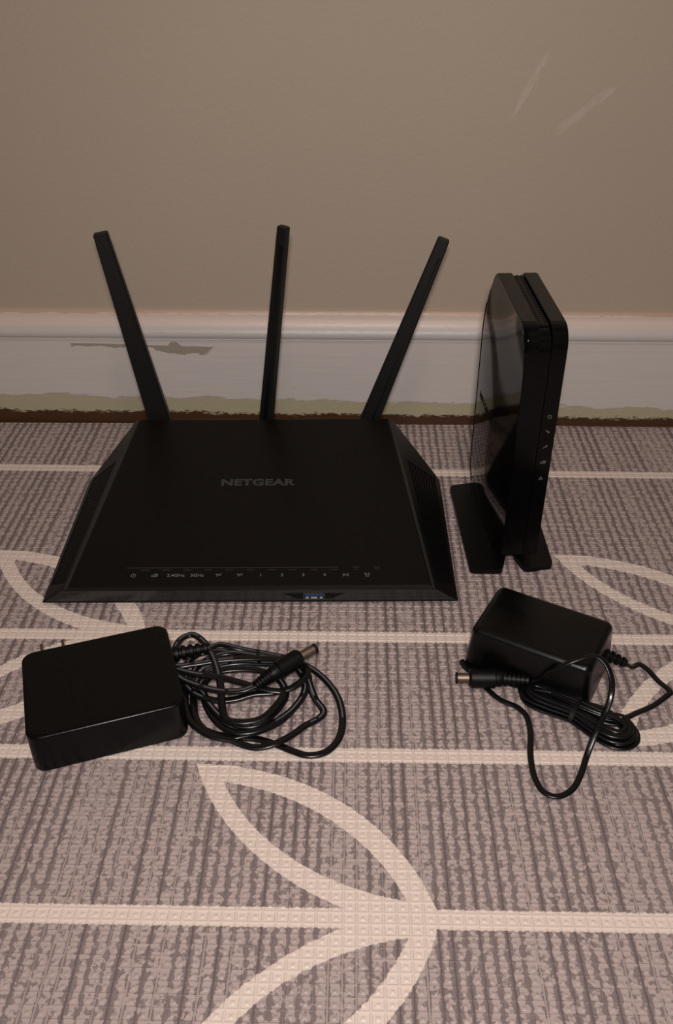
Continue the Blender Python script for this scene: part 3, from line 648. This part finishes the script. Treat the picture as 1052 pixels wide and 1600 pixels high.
# ------------------------------------------------------------------ right power adapter
PRO = (59.2, -23.6); ANG = -28.6; rc, rs = math.cos(math.radians(ANG)), math.sin(math.radians(ANG))
PR = thing('power_adapter', 'thick black plug-in power adapter with a tied bundle of cord, in front of the modem', 'power adapter', (PRO[0], PRO[1], 0), ANG)
def loc_r(p): d = Vector(p)-Vector((PRO[0], PRO[1], 0)); return (d.x*rc+d.y*rs, -d.x*rs+d.y*rc, d.z)
bm = bmesh.new(); shell(bm, 2.0, 77.0, 1.8, 51.5, 0, 31.5, 5.5, 4.4, 1.8, 6, 1.8); smooth_by_angle(link('case', bm, M['plastic3'], PR), 40)
for q in range(9):
    bm = bmesh.new(); ln = 9.0-q*0.55; box(bm, 9.0+q*2.1, 9.9+q*2.1, 33-q*0.3-ln*0.5, 33-q*0.3+ln*0.5, 31.2, 31.8); bevel(bm, 0.15, 1); link('grip_rib', bm, M['plastic'], PR)
ribbed('strain_relief', loc_r((141.5, -24.6, 15.0)), loc_r((158.5, -29.2, 9.6)), 4.6, 2.9, 5, M['plastic2'], PR)
RIN = [(163.2, -27.3, 5.0), (169.0, -22.9, 3.0), (172.8, -27.2, 3.0), (176.9, -37.5, 3.0), (180.8, -44.7, 3.5), (181.1, -47.3, 3.5), (178.1, -50.0, 3.5), (167.9, -58.3, 4.0), (155.5, -66.2, 6.0), (148.1, -70.5, 7.0)]
ROUT = [(97, -47, 6), (88, -41, 2.2), (76, -33.5, 2), (67, -29.2, 2), (61.2, -25.0, 2), (59.4, -20.5, 2), (59.8, -23.8, 2.1), (62.5, -28.6, 2), (66.1, -31.5, 2.0), (69.8, -39.6, 2.0), (73.5, -46.3, 2.0), (79.6, -53.5, 2.0), (87.8, -58.5, 2.0), (92.4, -65.1, 2.0), (93.2, -76.5, 2.0), (90.3, -96.6, 2.0), (90.5, -110.5, 2.0), (93.6, -119.3, 2.0), (100.1, -122.3, 2.0), (108.7, -118.0, 2.0), (115.5, -108.0, 2.0), (121.4, -95.5, 3.0), (126.9, -86.3, 11.0), (134.2, -74.8, 15.0), (138.3, -67.3, 21.0), (138.5, -61.7, 29.0), (135.3, -55.0, 35.0), (130.2, -51.8, 37.0), (120.3, -53.3, 36.0), (111.1, -53.9, 31.0), (104.9, -50.1, 22.0), (101.5, -46.5, 13), (97.5, -44.7, 9.6)]
# the tied hank: long loops side by side and on top of each other
ax0, ax1 = Vector((100.5, -50.0, 0)), Vector((142.5, -78.0, 0)); dirx = (ax1-ax0).normalized(); dirn = Vector((-dirx.y, dirx.x, 0))
hank = []
rr = random.Random(5)
layers = [(11.2, 2.2), (7.6, 2.2), (4.2, 2.3), (9.8, 5.0), (6.0, 5.2), (8.6, 7.4), (4.6, 7.8)]
for li, (hw, hz) in enumerate(layers):
    e0, e1 = rr.uniform(-2.5, 1.5), rr.uniform(-1.5, 2.5)
    def pt(al, ac, dz=0.0): return tuple(ax0+dirx*al+dirn*ac+Vector((0, 0, hz+dz)))
    Lh = (ax1-ax0).length; wm_ = 0.62
    hl = hw*0.80
    loop = [pt(Lh*0.80+e1, hw*0.95), pt(Lh*0.50, hw*wm_, 0.5), pt(Lh*0.22, hl*0.9), pt(e0, hl*0.95), pt(-hl*0.62+e0, hl*0.62), pt(-hl*0.88+e0, 0), pt(-hl*0.62+e0, -hl*0.62), pt(e0, -hl*0.95),
            pt(Lh*0.22, -hl*0.9), pt(Lh*0.50, -hw*wm_, 0.5), pt(Lh*0.80+e1, -hw*0.95), pt(Lh+e1, -hw), pt(Lh+hw*0.62+e1, -hw*0.66), pt(Lh+hw*0.88+e1, 0), pt(Lh+hw*0.60+e1, hw*0.66), pt(Lh+e1, hw)]
    hank += loop
path = [(157.2, -28.6, 9.8)]+RIN+[tuple(Vector(hank[0]))]+hank[1:]+[pt(Lh*0.6, 5.5, 1.0), pt(Lh*0.3, 4.8, 0.4)]+ROUT
crd2 = cord('cord', [loc_r(p) for p in path], 1.75, 1.0, PR, 5)
# twist tie round the middle of the hank
mid = ax0.lerp(ax1, 0.5); tp = []
for i in range(17):
    a = 2*math.pi*i/16; tp.append(tuple(mid+dirn*(9.6*math.cos(a))+Vector((0, 0, 5.2+5.0*math.sin(a)))))
path_t = [Vector(loc_r(p)) for p in tp]; bm = bmesh.new()
axl = Vector(loc_r(tuple(ax1)))-Vector(loc_r(tuple(ax0))); axl.normalize()
cen = Vector(loc_r(tuple(mid+Vector((0, 0, 5.2)))))
rings = []
for p in path_t[:-1]:
    o_ = (p-cen).normalized(); rings.append([tuple(p+axl*a+o_*b_) for a, b_ in ((-1.3, -0.4), (1.3, -0.4), (1.3, 0.4), (-1.3, 0.4))])
vs = [[V(bm, q) for q in r_] for r_ in rings]
for i in range(16):
    a, b_ = vs[i], vs[(i+1) % 16]
    for j in range(4): F(bm, [a[j], a[(j+1) % 4], b_[(j+1) % 4], b_[j]])
bmesh.ops.recalc_face_normals(bm, faces=bm.faces)
smooth_by_angle(link('twist_tie', bm, M['vent'], PR), 40)
dc_plug(loc_r((97.0, -44.6, 9.5)), loc_r((82.0, -40.6, 7.2)), loc_r((61.4, -39.8, 6.4)), loc_r((53.4, -39.6, 6.2)), PR, 6.0)
